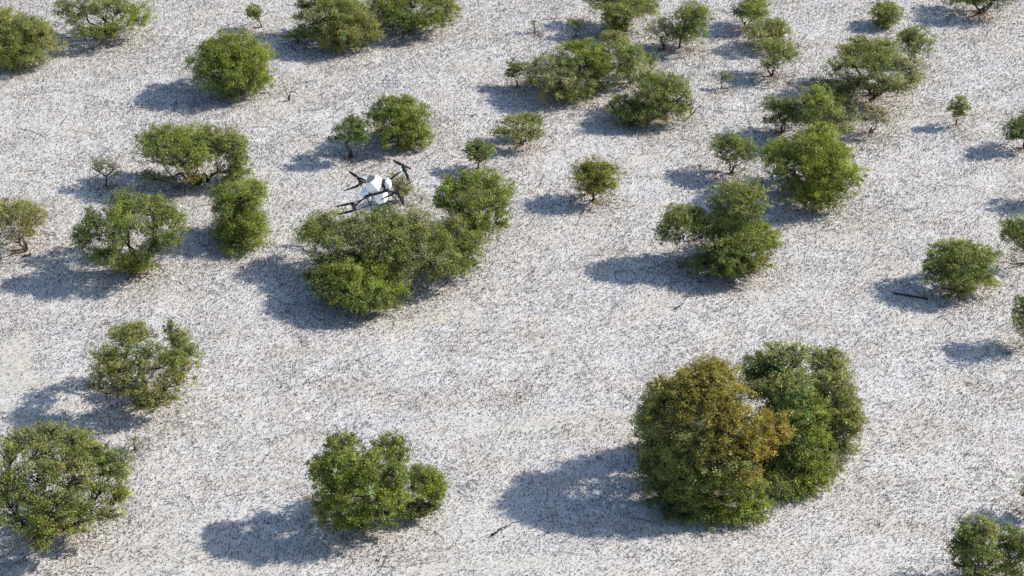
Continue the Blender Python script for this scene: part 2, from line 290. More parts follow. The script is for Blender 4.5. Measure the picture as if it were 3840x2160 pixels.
T(MT, 'tree', 'mangrove cut by the right edge, just right of the bush with the pole', (2580,660), [(2555,570,30,18),(2545,595,28,22),(2580,590,36,32),(2575,625,34,20,'deep'),(2600,560,36,30)], 'mid', 1.0)
T(MT, 'tree', 'mangrove sliver at the right edge below the pole bush', (2600,865), [(2575,760,26,20),(2585,795,34,32),(2600,830,36,26),(2610,780,40,40)], 'mid', 1.0)
T(MT, 'tree', 'mangrove sliver at the lower part of the right edge', (2610,1290), [(2588,1240,24,28),(2612,1225,36,36),(2610,1260,34,24)], 'mid', 1.0)
T(MT, 'tree', 'mangrove sliver just outside the right edge between two dark crowns', (2650,505), [(2640,440,38,30),(2665,455,38,34),(2640,475,30,20)], 'mid', 1.0)
# --- lower left
T(MT, 'tree', 'yellow-green mangrove with jagged top and dark forked limbs, lower left', None,
  [(335,835,34,24,'yellow'),(310,855,30,22,'olive'),(428,822,16,18,'olive'),(450,855,30,28,'olive'),(470,885,28,30,'mid'),(270,895,38,28,'olive'),(320,890,44,26,'mid'),(380,880,28,22,'mid'),(430,900,32,22,'mid'),(255,935,32,24,'olive'),(320,945,44,28,'yellow'),(460,935,38,34,'yellow'),(430,965,44,28,'yellow'),(290,975,42,18,'grey'),(350,990,52,24,'olive'),(410,1000,46,20,'yellow'),(235,970,24,12,'grey'),(360,1022,40,12,'mid'),(385,930,30,24,'bare'),(350,920,30,22,'olive'),(290,920,34,28,'yellow')], 'olive', .82, fill=0, zlow=.8)
T(MT, 'tree', 'huge airy light green mangrove filling the lower left corner', None,
  [(130,1090,62,30,'olive'),(70,1105,50,26,'grey'),(190,1110,44,26,'olive'),(225,1140,44,28,'mid'),(25,1140,34,28,'fresh'),(110,1140,60,34,'olive'),(170,1165,56,30,'mid'),(270,1165,44,28,'mid'),(300,1195,28,34,'olive'),(30,1190,46,36,'mid'),(100,1195,56,32,'mid'),(190,1205,60,32,'olive'),(250,1220,52,30,'mid'),(295,1250,32,34,'fresh'),(20,1250,48,40,'mid'),(90,1250,56,36,'mid'),(160,1260,54,30,'mid'),(220,1280,52,28,'mid'),(265,1300,40,20,'olive'),(120,1300,58,34,'bright'),(50,1310,52,34,'mid'),(190,1320,50,28,'bright'),(90,1350,44,24,'mid'),(100,1372,22,14,'fresh'),(-35,1220,60,70,'olive')], 'olive', .72, zlow=.7, twigs=1.4)
T(MT, 'tree', 'vivid lush green mangrove with a lumpy dense crown, bottom centre', None,
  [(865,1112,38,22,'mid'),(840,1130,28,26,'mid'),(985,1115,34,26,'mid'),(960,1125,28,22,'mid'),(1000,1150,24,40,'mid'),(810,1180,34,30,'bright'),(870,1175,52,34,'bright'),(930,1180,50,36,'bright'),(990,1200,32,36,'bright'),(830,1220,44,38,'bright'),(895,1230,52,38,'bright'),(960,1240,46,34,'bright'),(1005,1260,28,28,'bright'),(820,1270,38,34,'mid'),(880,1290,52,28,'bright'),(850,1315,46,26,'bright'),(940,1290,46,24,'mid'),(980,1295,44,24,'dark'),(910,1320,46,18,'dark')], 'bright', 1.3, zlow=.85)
T(MS, 'shrub', 'small bright bush at the right flank of the lumpy vivid tree, bottom centre', None,
  [(1068,1190,32,22,'bright'),(1050,1215,28,26,'deep'),(1090,1220,32,30,'bright'),(1068,1240,44,26,'bright'),(1098,1248,22,18,'bright'),(1050,1275,42,20,'dark'),(1085,1275,26,12,'dark'),(1035,1290,44,14,'dark'),(1105,1235,22,24,'bright')], 'bright', 1.1)
# --- big clump lower right
T(MT, 'tree', 'huge golden-brown mangrove with a green lower skirt in the big lower right clump', None,
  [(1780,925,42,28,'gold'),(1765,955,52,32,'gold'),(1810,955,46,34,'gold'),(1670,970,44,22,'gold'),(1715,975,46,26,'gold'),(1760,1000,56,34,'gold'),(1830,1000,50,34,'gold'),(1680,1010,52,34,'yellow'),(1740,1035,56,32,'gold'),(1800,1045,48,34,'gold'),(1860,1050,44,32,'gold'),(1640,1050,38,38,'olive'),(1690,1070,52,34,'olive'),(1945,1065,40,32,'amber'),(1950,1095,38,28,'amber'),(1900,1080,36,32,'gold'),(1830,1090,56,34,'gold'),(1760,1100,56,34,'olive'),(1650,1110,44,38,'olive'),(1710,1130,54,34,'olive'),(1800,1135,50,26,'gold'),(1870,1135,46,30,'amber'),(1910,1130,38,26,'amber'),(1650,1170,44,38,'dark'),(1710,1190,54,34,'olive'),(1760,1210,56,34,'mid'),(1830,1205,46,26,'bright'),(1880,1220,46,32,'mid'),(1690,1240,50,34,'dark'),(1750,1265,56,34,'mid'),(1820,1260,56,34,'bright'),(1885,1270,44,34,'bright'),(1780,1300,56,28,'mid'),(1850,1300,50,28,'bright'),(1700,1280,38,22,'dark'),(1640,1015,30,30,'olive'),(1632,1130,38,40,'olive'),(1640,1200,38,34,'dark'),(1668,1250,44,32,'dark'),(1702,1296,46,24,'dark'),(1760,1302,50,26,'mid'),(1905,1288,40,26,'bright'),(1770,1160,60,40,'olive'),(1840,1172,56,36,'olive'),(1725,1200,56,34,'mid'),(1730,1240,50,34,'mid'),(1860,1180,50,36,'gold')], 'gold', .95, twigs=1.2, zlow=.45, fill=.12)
T(MT, 'tree', 'tall blue-green mangrove in the middle of the big lower right clump', None,
  [(1960,895,54,30,'olive'),(1905,920,42,32,'deep'),(1950,925,56,34,'jade'),(2005,895,42,28,'olive'),(1925,955,56,32,'jade'),(1890,985,32,32,'bare'),(1980,955,48,32,'jade'),(1935,1000,50,28,'deep'),(1990,1000,44,34,'jade'),(2030,1010,42,34,'bright'),(2000,1045,46,32,'jade'),(2050,1050,36,32,'bright'),(2040,1090,42,34,'bright'),(2000,1100,38,28,'deep'),(2060,1120,36,30,'bright'),(2010,1140,46,30,'mid'),(2030,1175,48,32,'bright'),(1975,1180,42,28,'mid'),(2040,1215,40,30,'bright'),(1990,1230,42,22,'mid'),(1935,1180,42,40,'mid'),(1945,1228,40,34,'mid'),(1930,1120,40,36,'deep'),(2055,1160,36,30,'bright'),(1900,960,36,36,'deep'),(1960,1060,44,40,'jade'),(2030,1232,42,26,'bright'),(1985,1250,42,20,'mid'),(2066,1188,34,30,'bright')], 'jade', .95, twigs=1.2, zlow=.5, fill=.15)
T(MT, 'tree', 'grey-olive fine-leaved mangrove on the right of the big lower right clump', None,
  [(2080,895,34,20,'olive'),(2100,915,34,32,'olive'),(2065,940,40,34,'grey'),(2105,960,40,36,'olive'),(2075,985,40,34,'grey'),(2115,1010,40,32,'grey'),(2090,1040,40,32,'olive'),(2130,1055,36,32,'olive'),(2110,1090,44,34,'grey'),(2140,1085,26,26,'pale'),(2095,1130,42,28,'grey'),(2075,1160,34,22,'grey'),(2060,1195,34,24,'grey'),(2125,1125,34,28,'grey'),(2060,900,30,24,'olive'),(2130,1020,28,40,'olive'),(2142,1060,30,34,'grey'),(2085,1170,40,26,'grey')], 'grey', .95, twigs=1.2)
T(MT, 'tree', 'dark airy mangrove in the lower right corner, left one of two', (2470,1460),
  [(2455,1320,40,22,'olive'),(2430,1345,30,28,'mid'),(2480,1345,36,28,'olive'),(2420,1380,34,28,'dark'),(2460,1385,42,28,'deep'),(2415,1415,32,22,'dark'),(2460,1425,46,28,'mid'),(2500,1400,24,28,'mid'),(2480,1450,50,24,'mid')], 'mid', .85)
T(MT, 'tree', 'dark airy mangrove in the lower right corner, cut by the right edge', (2570,1460),
  [(2545,1345,34,24,'deep'),(2530,1375,28,28,'dark'),(2575,1360,36,30,'mid'),(2550,1405,38,28,'deep'),(2590,1400,36,36,'mid'),(2545,1440,44,22,'mid')], 'deep', .9)
T(SA, 'sapling', 'straggly low seedling on the flat right of the huge lower left tree', (338,1130), [(335,1105,16,10),(345,1118,18,8,'bare')], 'grey', .35)

# ------------------------------------------------------------------ tree builder
def tubes(P, R, k):
    """P (m,n,3) polylines, R (m,n) radii, k sides -> verts, quads"""
    m, n, _ = P.shape
    D = np.empty_like(P); D[:, 1:-1] = P[:, 2:] - P[:, :-2]; D[:, 0] = P[:, 1] - P[:, 0]; D[:, -1] = P[:, -1] - P[:, -2]
    D /= np.linalg.norm(D, axis=2, keepdims=True) + 1e-9
    ref = np.where(np.abs(D[..., 2:3]) > .9, np.array([1., 0, 0]), np.array([0, 0, 1.]))
    A = np.cross(D, ref); A /= np.linalg.norm(A, axis=2, keepdims=True) + 1e-9
    B = np.cross(D, A)
    th = np.arange(k) * 2 * np.pi / k
    ring = (A[:, :, None] * np.cos(th)[:, None] + B[:, :, None] * np.sin(th)[:, None]) * R[:, :, None, None] + P[:, :, None]
    V = ring.reshape(-1, 3)
    i, j, a = np.meshgrid(np.arange(m), np.arange(n - 1), np.arange(k), indexing='ij')
    b0 = (i * n + j) * k; b1 = b0 + k; a2 = (a + 1) % k
    F = np.stack([b0 + a, b0 + a2, b1 + a2, b1 + a], -1).reshape(-1, 4)
    return V, F
def join(parts):
    Vs, Fs, o = [], [], 0
    for V, F in parts:
        Vs.append(V); Fs.append(F + o); o += len(V)
    return np.concatenate(Vs), np.concatenate(Fs)
def curve(a, b, n, sag, wob, r):
    t = np.linspace(0, 1, n)[:, None]
    mid = (a + b) / 2 + np.array([0, 0, sag])
    P = (1 - t) ** 2 * a + 2 * t * (1 - t) * mid + t ** 2 * b
    L = np.linalg.norm(b - a)
    W = r.normal(size=(n, 3)) * wob * L; W[0] = 0; W[-1] = 0
    return P + W
FOOT = []
def build_tree(idx, name, cat, label, base, lobes, col, dens, opt):
    r = np.random.default_rng(1000 + idx)
    x0 = min(l[0] - l[2] for l in lobes); x1 = max(l[0] + l[2] for l in lobes)
    y0 = min(l[1] - l[3] for l in lobes); y1 = max(l[1] + l[3] for l in lobes)
    cx, cy = (x0 + x1) / 2, (y0 + y1) / 2
    # metres per sheet unit here
    g = ground(cx, cy) if base is None else ground(*base)
    mpp = axial(g) * K / FPX
    R = (x1 - x0) / 2 * mpp; hy = (y1 - y0) / 2 * mpp
    Rd = min(R * .92, hy * .95 / SP)
    C = math.sqrt(max(hy ** 2 - (Rd * SP) ** 2, (hy * .5) ** 2)) / CP
    if base is None:
        C = min(max(C, .45 * R), 1.3 * R)
        Zc = C * opt.get('zlow', .62) + .3
        g0 = ground(cx, cy, Zc); g = np.array([g0[0], g0[1], 0.])
        E = np.array([g[0], g[1], Zc])
    else:
        E = at_y(cx, cy, g[1]); E[0] = at_y(cx, cy, g[1])[0]
        if E[2] - C < .05: C = max(E[2] * .9, hy * .5); 
    Rd = max(min(R * .92, 1.3 * hy / SP), .3)
    root = bpy.data.objects.new(name, None); sc.collection.objects.link(root)
    root.location = g; root.empty_display_size = .5
    L3 = []
    for l in lobes:
        lx, ly, lw, lh = l[:4]; lc = l[4] if len(l) > 4 else col
        rx = lw * mpp; ry = lh * mpp
        rd = min(rx, ry * 1.15)
        rz = math.sqrt(max(ry ** 2 - (rd * SP) ** 2, (ry * .62) ** 2)) / CP
        sh = np.array([max(R - rx * .75, .05), max(Rd - rd * .75, .05), max(C - rz * .75, .05)])
        O = np.array([0, 0, H]); d = ray(lx, ly)
        q = (O - E) / sh; e = d / sh
        tm = -(q @ e) / (e @ e); pm = q + tm * e; dist2 = pm @ pm
        t = tm
        if dist2 < 1: t = tm - .85 * math.sqrt((1 - dist2) / (e @ e))
        P = O + d * t
        if P[2] < rz * .62: t = (rz * .62 - H) / d[2]; P = O + d * t
        L3.append((P, (rx * 1.09, rd * 1.05, rz * 1.07), lc, 1.0))
    # the side turned away from the camera
    pr = [(l[0], l[1], l[2], l[3]) for l in lobes]
    if len(lobes) > 3:
        for (P, rr, lc, _) in list(L3):
            Q = np.array([P[0] + r.normal() * .2, 2 * E[1] - P[1], P[2]])
            if abs(Q[1] - P[1]) < .35: continue
            u, v = project(Q)
            if any(((u - a) / c) ** 2 + ((v - b) / d) ** 2 < .75 for a, b, c, d in pr) and u - x0 > rr[0] / mpp * .6 and x1 - u > rr[0] / mpp * .6 and v - y0 > rr[2] / mpp * .7:
                L3.append((Q, tuple(a * .85 for a in rr), lc, .6))
    if dens >= .8 and len(lobes) > 5:                 # the leafy inside of a closed crown
        cols = [l[4] if len(l) > 4 else col for l in lobes if (l[4] if len(l) > 4 else col) != 'bare']
        nf = int(len(lobes) * opt.get('fill', .35 if dens >= 1 else .1)); k_ = 0
        for _ in range(400):
            if k_ >= nf: break
            d3 = r.normal(size=3); d3 /= np.linalg.norm(d3); q3 = d3 * r.uniform(.1, .62) ** .7
            Q = E + q3 * np.array([R, Rd, C]); fr = R * r.uniform(.2, .32)
            if Q[2] < .25: continue
            u, v = project(Q)
            cand = [(((u - a) / c) ** 2 + ((v - b) / d) ** 2, q) for q, (a, b, c, d) in enumerate(pr)]
            m_ = min(cand)
            if m_[0] > .9 or u - x0 < fr / mpp or x1 - u < fr / mpp: continue
            lc = lobes[m_[1]][4] if len(lobes[m_[1]]) > 4 else col
            if lc == 'bare': continue
            L3.append((Q, (fr, fr, min(fr * .8, Q[2])), lc, .8)); k_ += 1
    size = max(R, hy)
    r0 = np.clip(.028 * size + .018, .022, .13)
    fork = g + np.array([(E[0] - g[0]) * .15, 0, min(max(E[2] * .28, .12), .9)])
    trunk = curve(g + [0, 0, -.05], fork, 5, 0, .04, r)
    V, F = tubes(trunk[None], np.linspace(r0 * 1.3, r0, 5)[None], 8)
    parts_t = [(V, F)]
    nst = 1 if R < 1.0 else (2 if R < 2.2 else 4)
    for s in range(nst - 1):
        a = r.uniform(0, 6.28); off = np.array([math.cos(a), math.sin(a), 0]) * R * .12
        st = curve(g + off * .5 + [0, 0, -.05], fork + off * 2.4 + [0, 0, fork[2] * .5], 6, 0, .05, r)
        parts_t.append(tubes(st[None], np.linspace(r0, r0 * .6, 6)[None], 7))
    forks = [fork] + [p[0].reshape(-1, 7, 3)[-1].mean(0) for p in parts_t[1:]]
    limbs, twP, twR, bares = [], [], [], []
    leafV, leafC = [], []
    ls = opt.get('leaf', 1.0)
    NP = [(q, r0 * .8, 0.) for q in forks]            # growing points: place, thickness, distance from the stem
    for (P, rr, lc, wgt) in sorted(L3, key=lambda t: np.linalg.norm(t[0] - fork)):
        f, rf, df = min(NP, key=lambda q: np.linalg.norm(q[0] - P) * (1 + .5 * max(0, q[0][2] - P[2])) + .32 * q[2])
        lm = curve(f, P, 7, -abs(P[2] - f[2]) * .15 + r.normal() * .08, .06, r)
        re_ = max(rf * .42, .010); limbs.append((lm, np.linspace(rf * .85, re_, 7)))
        ll = np.linalg.norm(P - f)
        for q in range(2, 6): NP.append((lm[q], rf * .85 + (re_ - rf * .85) * q / 6, df + ll * q / 6))
        area = 4 * np.pi * ((rr[0] * rr[1]) ** 1.6 / 3 + (rr[0] * rr[2]) ** 1.6 / 3 + (rr[1] * rr[2]) ** 1.6 / 3) ** (1 / 1.6)
        rc = np.clip(.30 * (rr[0] * rr[1] * rr[2]) ** (1 / 3), .10, .30)
        nc = int(max(6, area / (np.pi * rc * rc) * 1.0 * wgt)) if lc != 'bare' else int(area * 7)
        nc = min(nc, 400)
        D = r.normal(size=(nc, 3)); D[:, 2] = np.where(D[:, 2] < -.2, np.abs(D[:, 2]) * np.where(r.random(nc) < .6, 1, -1), D[:, 2])
        D /= np.linalg.norm(D, axis=1, keepdims=True)
        rad = np.where(r.random(nc) < .74, r.uniform(.72, 1.0, nc), r.uniform(.3, .72, nc)); rad = np.where(r.random(nc) < .13, r.uniform(1.0, 1.32, nc), rad)
        Cc = P + D * rad[:, None] * np.array(rr)
        Cc = Cc[Cc[:, 2] > .06]; nc = len(Cc)
        if nc == 0: continue
        # twigs
        k0 = r.integers(3, 7, nc); S = lm[k0]
        mid = (S + Cc) / 2 + r.normal(size=(nc, 3)) * .06 * np.linalg.norm(Cc - S, axis=1, keepdims=True)
        twP.append(np.stack([S, mid, Cc], 1)); w0 = max(r0 * .16, .008)
        twR.append(np.tile([w0, w0 * .7, w0 * .35], (nc, 1)))
        if lc == 'bare':
            bare = []
            for rep in range(3):
                e2 = mid + (Cc - mid) * r.uniform(.4, 1.1, (nc, 1)) + r.normal(size=(nc, 3)) * rr[0] * .22
                e2[:, 2] = np.maximum(e2[:, 2], .03)
                bare.append(np.stack([mid, (mid + e2) / 2 + r.normal(size=(nc, 3)) * .02, e2], 1))
            Bp = np.concatenate(bare); V, F = tubes(Bp, np.tile([.010, .008, .005], (len(Bp), 1)), 3)
            bares.append((V, F))
            continue
        c0 = np.array(COL[lc])
        nl = int(rc * rc / .0062 * 6.4 * dens) + 4
        sel = r.random(nc) < (0.94 if dens > .8 else .55 + .45 * dens)
        Cc = Cc[sel]; nc = len(Cc)
        if nc == 0: continue
        out = (Cc - P) / np.array(rr)
        pos = r.normal(size=(nc, nl, 3)) * np.array([.47, .47, .34]) * rc * np.exp(r.normal(size=(nc, 1, 1)) * .28) + Cc[:, None]
        nrm = out[:, None] * .45 + np.array([0, 0, .55]) + r.normal(size=(nc, nl, 3)) * .7
        nrm /= np.linalg.norm(nrm, axis=2, keepdims=True)
        cl = 1 + r.normal(size=(nc, 1, 1)) * .24
        hue = r.normal(size=(nc, 1, 1)) * .07
        c = c0[None, None] * cl * np.exp(r.normal(size=(nc, nl, 1)) * .28)
        c = c * np.concatenate([1 + hue + r.normal(size=(nc, nl, 1)) * .08, np.ones((nc, nl, 1)), np.full((nc, nl, 1), 1.)], 2)
        old = r.random((nc, nl, 1)) < .012
        c = np.where(old, np.array([.26, .19, .05]), c)
        leafV.append((pos.reshape(-1, 3), nrm.reshape(-1, 3))); leafC.append(np.clip(c, .012, .6).reshape(-1, 3))
    tw = opt.get('twigs', 1)
    parts_b = [tubes(np.array([l for l, _ in limbs]), np.array([q for _, q in limbs]), 6)]
    parts_b.append(tubes(np.concatenate(twP), np.concatenate(twR) * tw, 3))
    V, F = join(parts_t)
    o = link('trunk', mesh_np('trunk', V - g, F, BARK, smooth=True), root)
    V, F = join(parts_b); V[:, 2] = np.maximum(V[:, 2], .01)
    o = link('branches', mesh_np('branches', V - g, F, BARK, smooth=True), root)
    for V, F in bares:
        o = link('dead_twigs', mesh_np('dead_twigs', V - g, F, TWIG), root); o['label'] = 'leafless grey-brown twigs'
    if leafV:
        pos = np.concatenate([a for a, _ in leafV]); nrm = np.concatenate([b for _, b in leafV]); cc = np.concatenate(leafC)
        keep = pos[:, 2] > .04; pos, nrm, cc = pos[keep], nrm[keep], cc[keep]
        n = len(pos); rv = r.normal(size=(n, 3)); A = np.cross(nrm, rv); A /= np.linalg.norm(A, axis=1, keepdims=True) + 1e-9
        B = np.cross(nrm, A)
        ln = (r.uniform(.028, .054, n) * ls)[:, None]; wd = ln * .52
        bend = nrm * ln * .25
        V = np.stack([pos - A * ln - bend, pos + B * wd, pos + A * ln - bend, pos - B * wd], 1).reshape(-1, 3)
        F = np.arange(4 * n).reshape(n, 4)
        link('crown', mesh_np('crown', V - g, F, LEAF, tint=cc), root)
    else: n = 0
    tag(root, label, cat, 'mangroves scattered over the mudflat')
    FOOT.append((g[0], g[1], R, E[0], E[1]))
    return n
tot = 0
for i, t in enumerate(TREES): tot += build_tree(i, *t)
print('trees', len(TREES), 'leaves', tot)

# ------------------------------------------------------------------ ground sheet
PATCHES = [((20,905),70,55,1),((60,960),60,25,.7),((1400,1062),190,13,.9),((1540,1045),60,14,.8),((1040,810),120,10,.8),((1120,790),90,8,.6),
           ((1345,800),60,10,.7),((1640,905),40,10,.5),((510,1385),150,10,.9),((390,1420),150,12,.7),((700,1330),60,8,.7),((1300,1420),120,14,.6),
           ((1000,870),60,25,.3),((1200,1060),90,10,.5),((2310,800),50,10,.5),((2300,1060),60,8,.4),((2110,600),50,20,.6),((60,300),60,20,.5),((30,420),60,15,.4),
           ((460,880),60,14,.5),((1180,545),30,10,.5),((780,1100),70,16,.5),((560,1440),160,12,.7),((1110,1430),100,12,.7),((2140,560),30,14,.5)]
PG = [(ground(*c), rx, ry, s) for c, rx, ry, s in PATCHES]
def silt(x, y):
    v = np.zeros_like(x)
    wob = (fbm(x * .55, y * .55, 3, 4) - .5) * 1.6
    for g, rx, ry, s in PG:
        m = axial(g) * K / FPX
        a, b = rx * m, ry * m / SP
        yy = y - g[1] - (x - g[0]) * .12
        d = np.sqrt(((x - g[0]) / a) ** 2 + (yy / b) ** 2) + wob
        v = np.maximum(v, np.clip((1.15 - d) * 1.8, 0, 1) * s)
    n = fbm(x * .23 + 9, y * .3, 11, 4)
    return np.maximum(v, np.clip((n - .62) * 3, 0, .25))
def litter(x, y):
    v = np.zeros_like(x)
    for gx, gy, R, ex, ey in FOOT:
        k = (np.abs(x - ex) < R * 2 + 1) & (np.abs(y - ey) < R * 2 + 1)
        if not k.any(): continue
        d = np.hypot((x[k] - ex - R * .1) / (R * 1.1 + .25), (y[k] - ey + R * .15) / (R * 1.05 + .25))
        v[k] = np.maximum(v[k], np.clip((1.2 - d) * 1.7, 0, 1) * .95)
    return v * np.clip((fbm(x * 1.3, y * 1.3, 21, 3) - .25) * 1.3, 0, 1)
far = np.array([90, 150, 300, 700, 2500.])
xs = np.concatenate([-far[::-1], np.linspace(-48, 48, 400), far])
ys = np.concatenate([[-2500, -600, -150, -20, 20], np.linspace(45, 140, 400), [170, 250, 500, 1200, 4000.]])
X, Y = np.meshgrid(xs, ys); fx, fy = X.ravel(), Y.ravel()
fade = np.clip(1 - np.maximum(np.abs(fx) - 44, 0) / 4, 0, 1) * np.clip((fy - 45) / 4, 0, 1) * np.clip((138 - fy) / 4, 0, 1)
fz = ((fbm(fx * .8, fy * .8, 31, 4) - .5) * .10 + (fbm(fx * .15, fy * .15, 41, 2) - .5) * .10) * fade - .03
def gz(x, y): return (fbm(x * .8, y * .8, 31, 4) - .5) * .10 + (fbm(x * .15, y * .15, 41, 2) - .5) * .10 - .03
nx, ny = len(xs), len(ys)
i, j = np.meshgrid(np.arange(nx - 1), np.arange(ny - 1)); b0 = (j * nx + i).ravel()
gm = mesh_np('mudflat', np.stack([fx, fy, fz], 1), np.stack([b0, b0 + 1, b0 + nx + 1, b0 + nx], 1), GROUND, smooth=True)
at = gm.attributes.new('patch', 'FLOAT_COLOR', 'POINT'); c = np.zeros((len(fx), 4), np.float32)
c[:, 0] = np.clip(silt(fx, fy) * .95, 0, 1); c[:, 1] = litter(fx, fy); c[:, 3] = 1; at.data.foreach_set('color', c.ravel())
tag(link('ground', gm), 'pale grey-white mudflat with beige silt patches', kind='structure')

# ------------------------------------------------------------------ breathing roots (pneumatophores)
N = 1750000
px = rng.uniform(-47, 47, N); py = rng.uniform(46, 130, N)
dd = py * CP + H * SP
edge = np.maximum(np.maximum(np.abs(px) - dd * .2586 - 3, 0) / 8, np.maximum(np.maximum(57 - py, py - 118), 0) / 10)
k = rng.random(N) > edge; px, py = px[k], py[k]
clus = fbm(px * 1.1, py * 1.1, 51, 3); fine = vnoise(px * 4.5, py * 4.5, 77)
strk = fbm((px * .97 + py * .25) * .2, (py * .97 - px * .25) * 1.1, 61, 3)
prob = np.clip(.3 + clus * .4 + strk * .45, 0, 1) * np.clip(.75 + fine * .4, 0, 1) * (1 - silt(px, py) * .72)
k = rng.random(len(px)) < prob; px, py = px[k], py[k]; n = len(px)
pz = gz(px, py)
hgt = rng.gamma(6, .0100, n) * (.75 + .5 * vnoise(px * .4, py * .4, 5)); hgt = np.clip(hgt, .025, .17)
rad = rng.uniform(.008, .017, n)
lean = rng.normal(size=(n, 2)) * .35
yaw = rng.uniform(0, 6.28, n)
V = np.empty((n, 7, 3), np.float32)
for q in range(3):
    a = yaw + q * 2.0944
    V[:, q] = np.stack([px + np.cos(a) * rad, py + np.sin(a) * rad, pz - .02], 1)
    V[:, 3 + q] = np.stack([px + np.cos(a) * rad * .85 + lean[:, 0] * hgt * .6, py + np.sin(a) * rad * .85 + lean[:, 1] * hgt * .6, pz + hgt * .65], 1)
V[:, 6] = np.stack([px + lean[:, 0] * hgt, py + lean[:, 1] * hgt, pz + hgt], 1)
bq = (np.arange(n) * 7)[:, None]
quads = np.concatenate([bq + np.array([q, (q + 1) % 3, 3 + (q + 1) % 3, 3 + q]) for q in range(3)])
tris = np.concatenate([bq + np.array([3 + q, 3 + (q + 1) % 3, 6, 6]) for q in range(3)])
# tip as tiny quads would be degenerate: build as triangles from the same verts
me = bpy.data.meshes.new('breathing_roots')
me.vertices.add(n * 7); me.vertices.foreach_set('co', V.ravel())
loops = np.concatenate([quads.ravel(), tris[:, :3].ravel()]).astype(np.int32)
me.loops.add(len(loops)); me.loops.foreach_set('vertex_index', loops)
nq, ntr = len(quads), len(tris)
me.polygons.add(nq + ntr)
me.polygons.foreach_set('loop_start', np.concatenate([np.arange(nq) * 4, nq * 4 + np.arange(ntr) * 3]).astype(np.int32))
me.polygons.foreach_set('loop_total', np.concatenate([np.full(nq, 4), np.full(ntr, 3)]).astype(np.int32))
ta = me.attributes.new('tint', 'FLOAT_COLOR', 'FACE')
cb = np.array([.115, .108, .105]) * rng.uniform(.35, 1.9, (n, 1)) * (1 + rng.normal(size=(n, 3)) * .06)
cf = np.concatenate([cb, cb, cb, cb, cb, cb]); c4 = np.ones((len(cf), 4), np.float32); c4[:, :3] = cf; ta.data.foreach_set('color', c4.ravel())
me.update(calc_edges=True); me.materials.append(PEG)
tag(link('breathing_roots', me), 'short dark breathing roots poking up all over the pale mud', 'roots', kind='stuff')
print('pegs', n)

# ------------------------------------------------------------------ fallen leaves and twigs
LV = []
for gx, gy, R, ex, ey in FOOT:
    m = int(260 * R * R) + 60; a_ = rng.uniform(0, 6.28, m); q_ = np.abs(rng.normal(size=m)) * .62 * (R + .25)
    LV.append(np.stack([ex + np.cos(a_) * q_, ey - R * .1 + np.sin(a_) * q_], 1))
LV = np.concatenate(LV); m = len(LV); z_ = gz(LV[:, 0], LV[:, 1]) + .014
a_ = rng.uniform(0, 6.28, m); l_ = rng.uniform(.03, .055, m); w_ = l_ * .5
dx, dy = np.cos(a_), np.sin(a_); tz = rng.normal(size=(m, 4)) * .006
VV = np.stack([np.stack([LV[:, 0] + sx * dx * l_ - sy * dy * w_, LV[:, 1] + sx * dy * l_ + sy * dx * w_, z_ + tz[:, q]], 1) for q, (sx, sy) in enumerate(((-1, 0), (0, -1), (1, 0), (0, 1)))], 1)
cl_ = np.array([.20, .13, .07]) * rng.uniform(.4, 1.7, (m, 1))
tag(link('leaf_litter', mesh_np('leaf_litter', VV.reshape(-1, 3), np.arange(4 * m).reshape(m, 4), PEG, tint=cl_)), 'brown fallen leaves scattered on the mud under the mangroves', 'leaf litter', kind='stuff')
m = 2600
tx = rng.uniform(-36, 36, m); ty = rng.uniform(57, 118, m); near = FOOT
ii = rng.integers(0, len(FOOT), m // 2)
FA = np.array(FOOT); an_ = rng.uniform(0, 6.28, m // 2); rr_ = FA[ii, 2] * rng.uniform(.4, 1.5, m // 2) + .2
tx[:m // 2] = FA[ii, 3] + np.cos(an_) * rr_; ty[:m // 2] = FA[ii, 4] + np.sin(an_) * rr_
an_ = rng.uniform(0, 3.14, m); ll_ = rng.gamma(3, .12, m) + .1
tt_ = np.linspace(-1, 1, 4)[None]
ttx = tx[:, None] + np.cos(an_)[:, None] * ll_[:, None] * tt_ + rng.normal(size=(m, 4)) * .04 * ll_[:, None]
tty = ty[:, None] + np.sin(an_)[:, None] * ll_[:, None] * tt_ + rng.normal(size=(m, 4)) * .04 * ll_[:, None]
TP = np.stack([ttx, tty, gz(ttx, tty) + .03 + np.abs(rng.normal(size=(m, 4))) * .03], 2)
V, F = tubes(TP, rng.uniform(.006, .014, (m, 1)) * np.array([[1, .9, .7, .4]]), 4)
tag(link('fallen_twigs', mesh_np('fallen_twigs', V, F, BARK)), 'thin dark twigs strewn over the mudflat', 'twigs', kind='stuff')

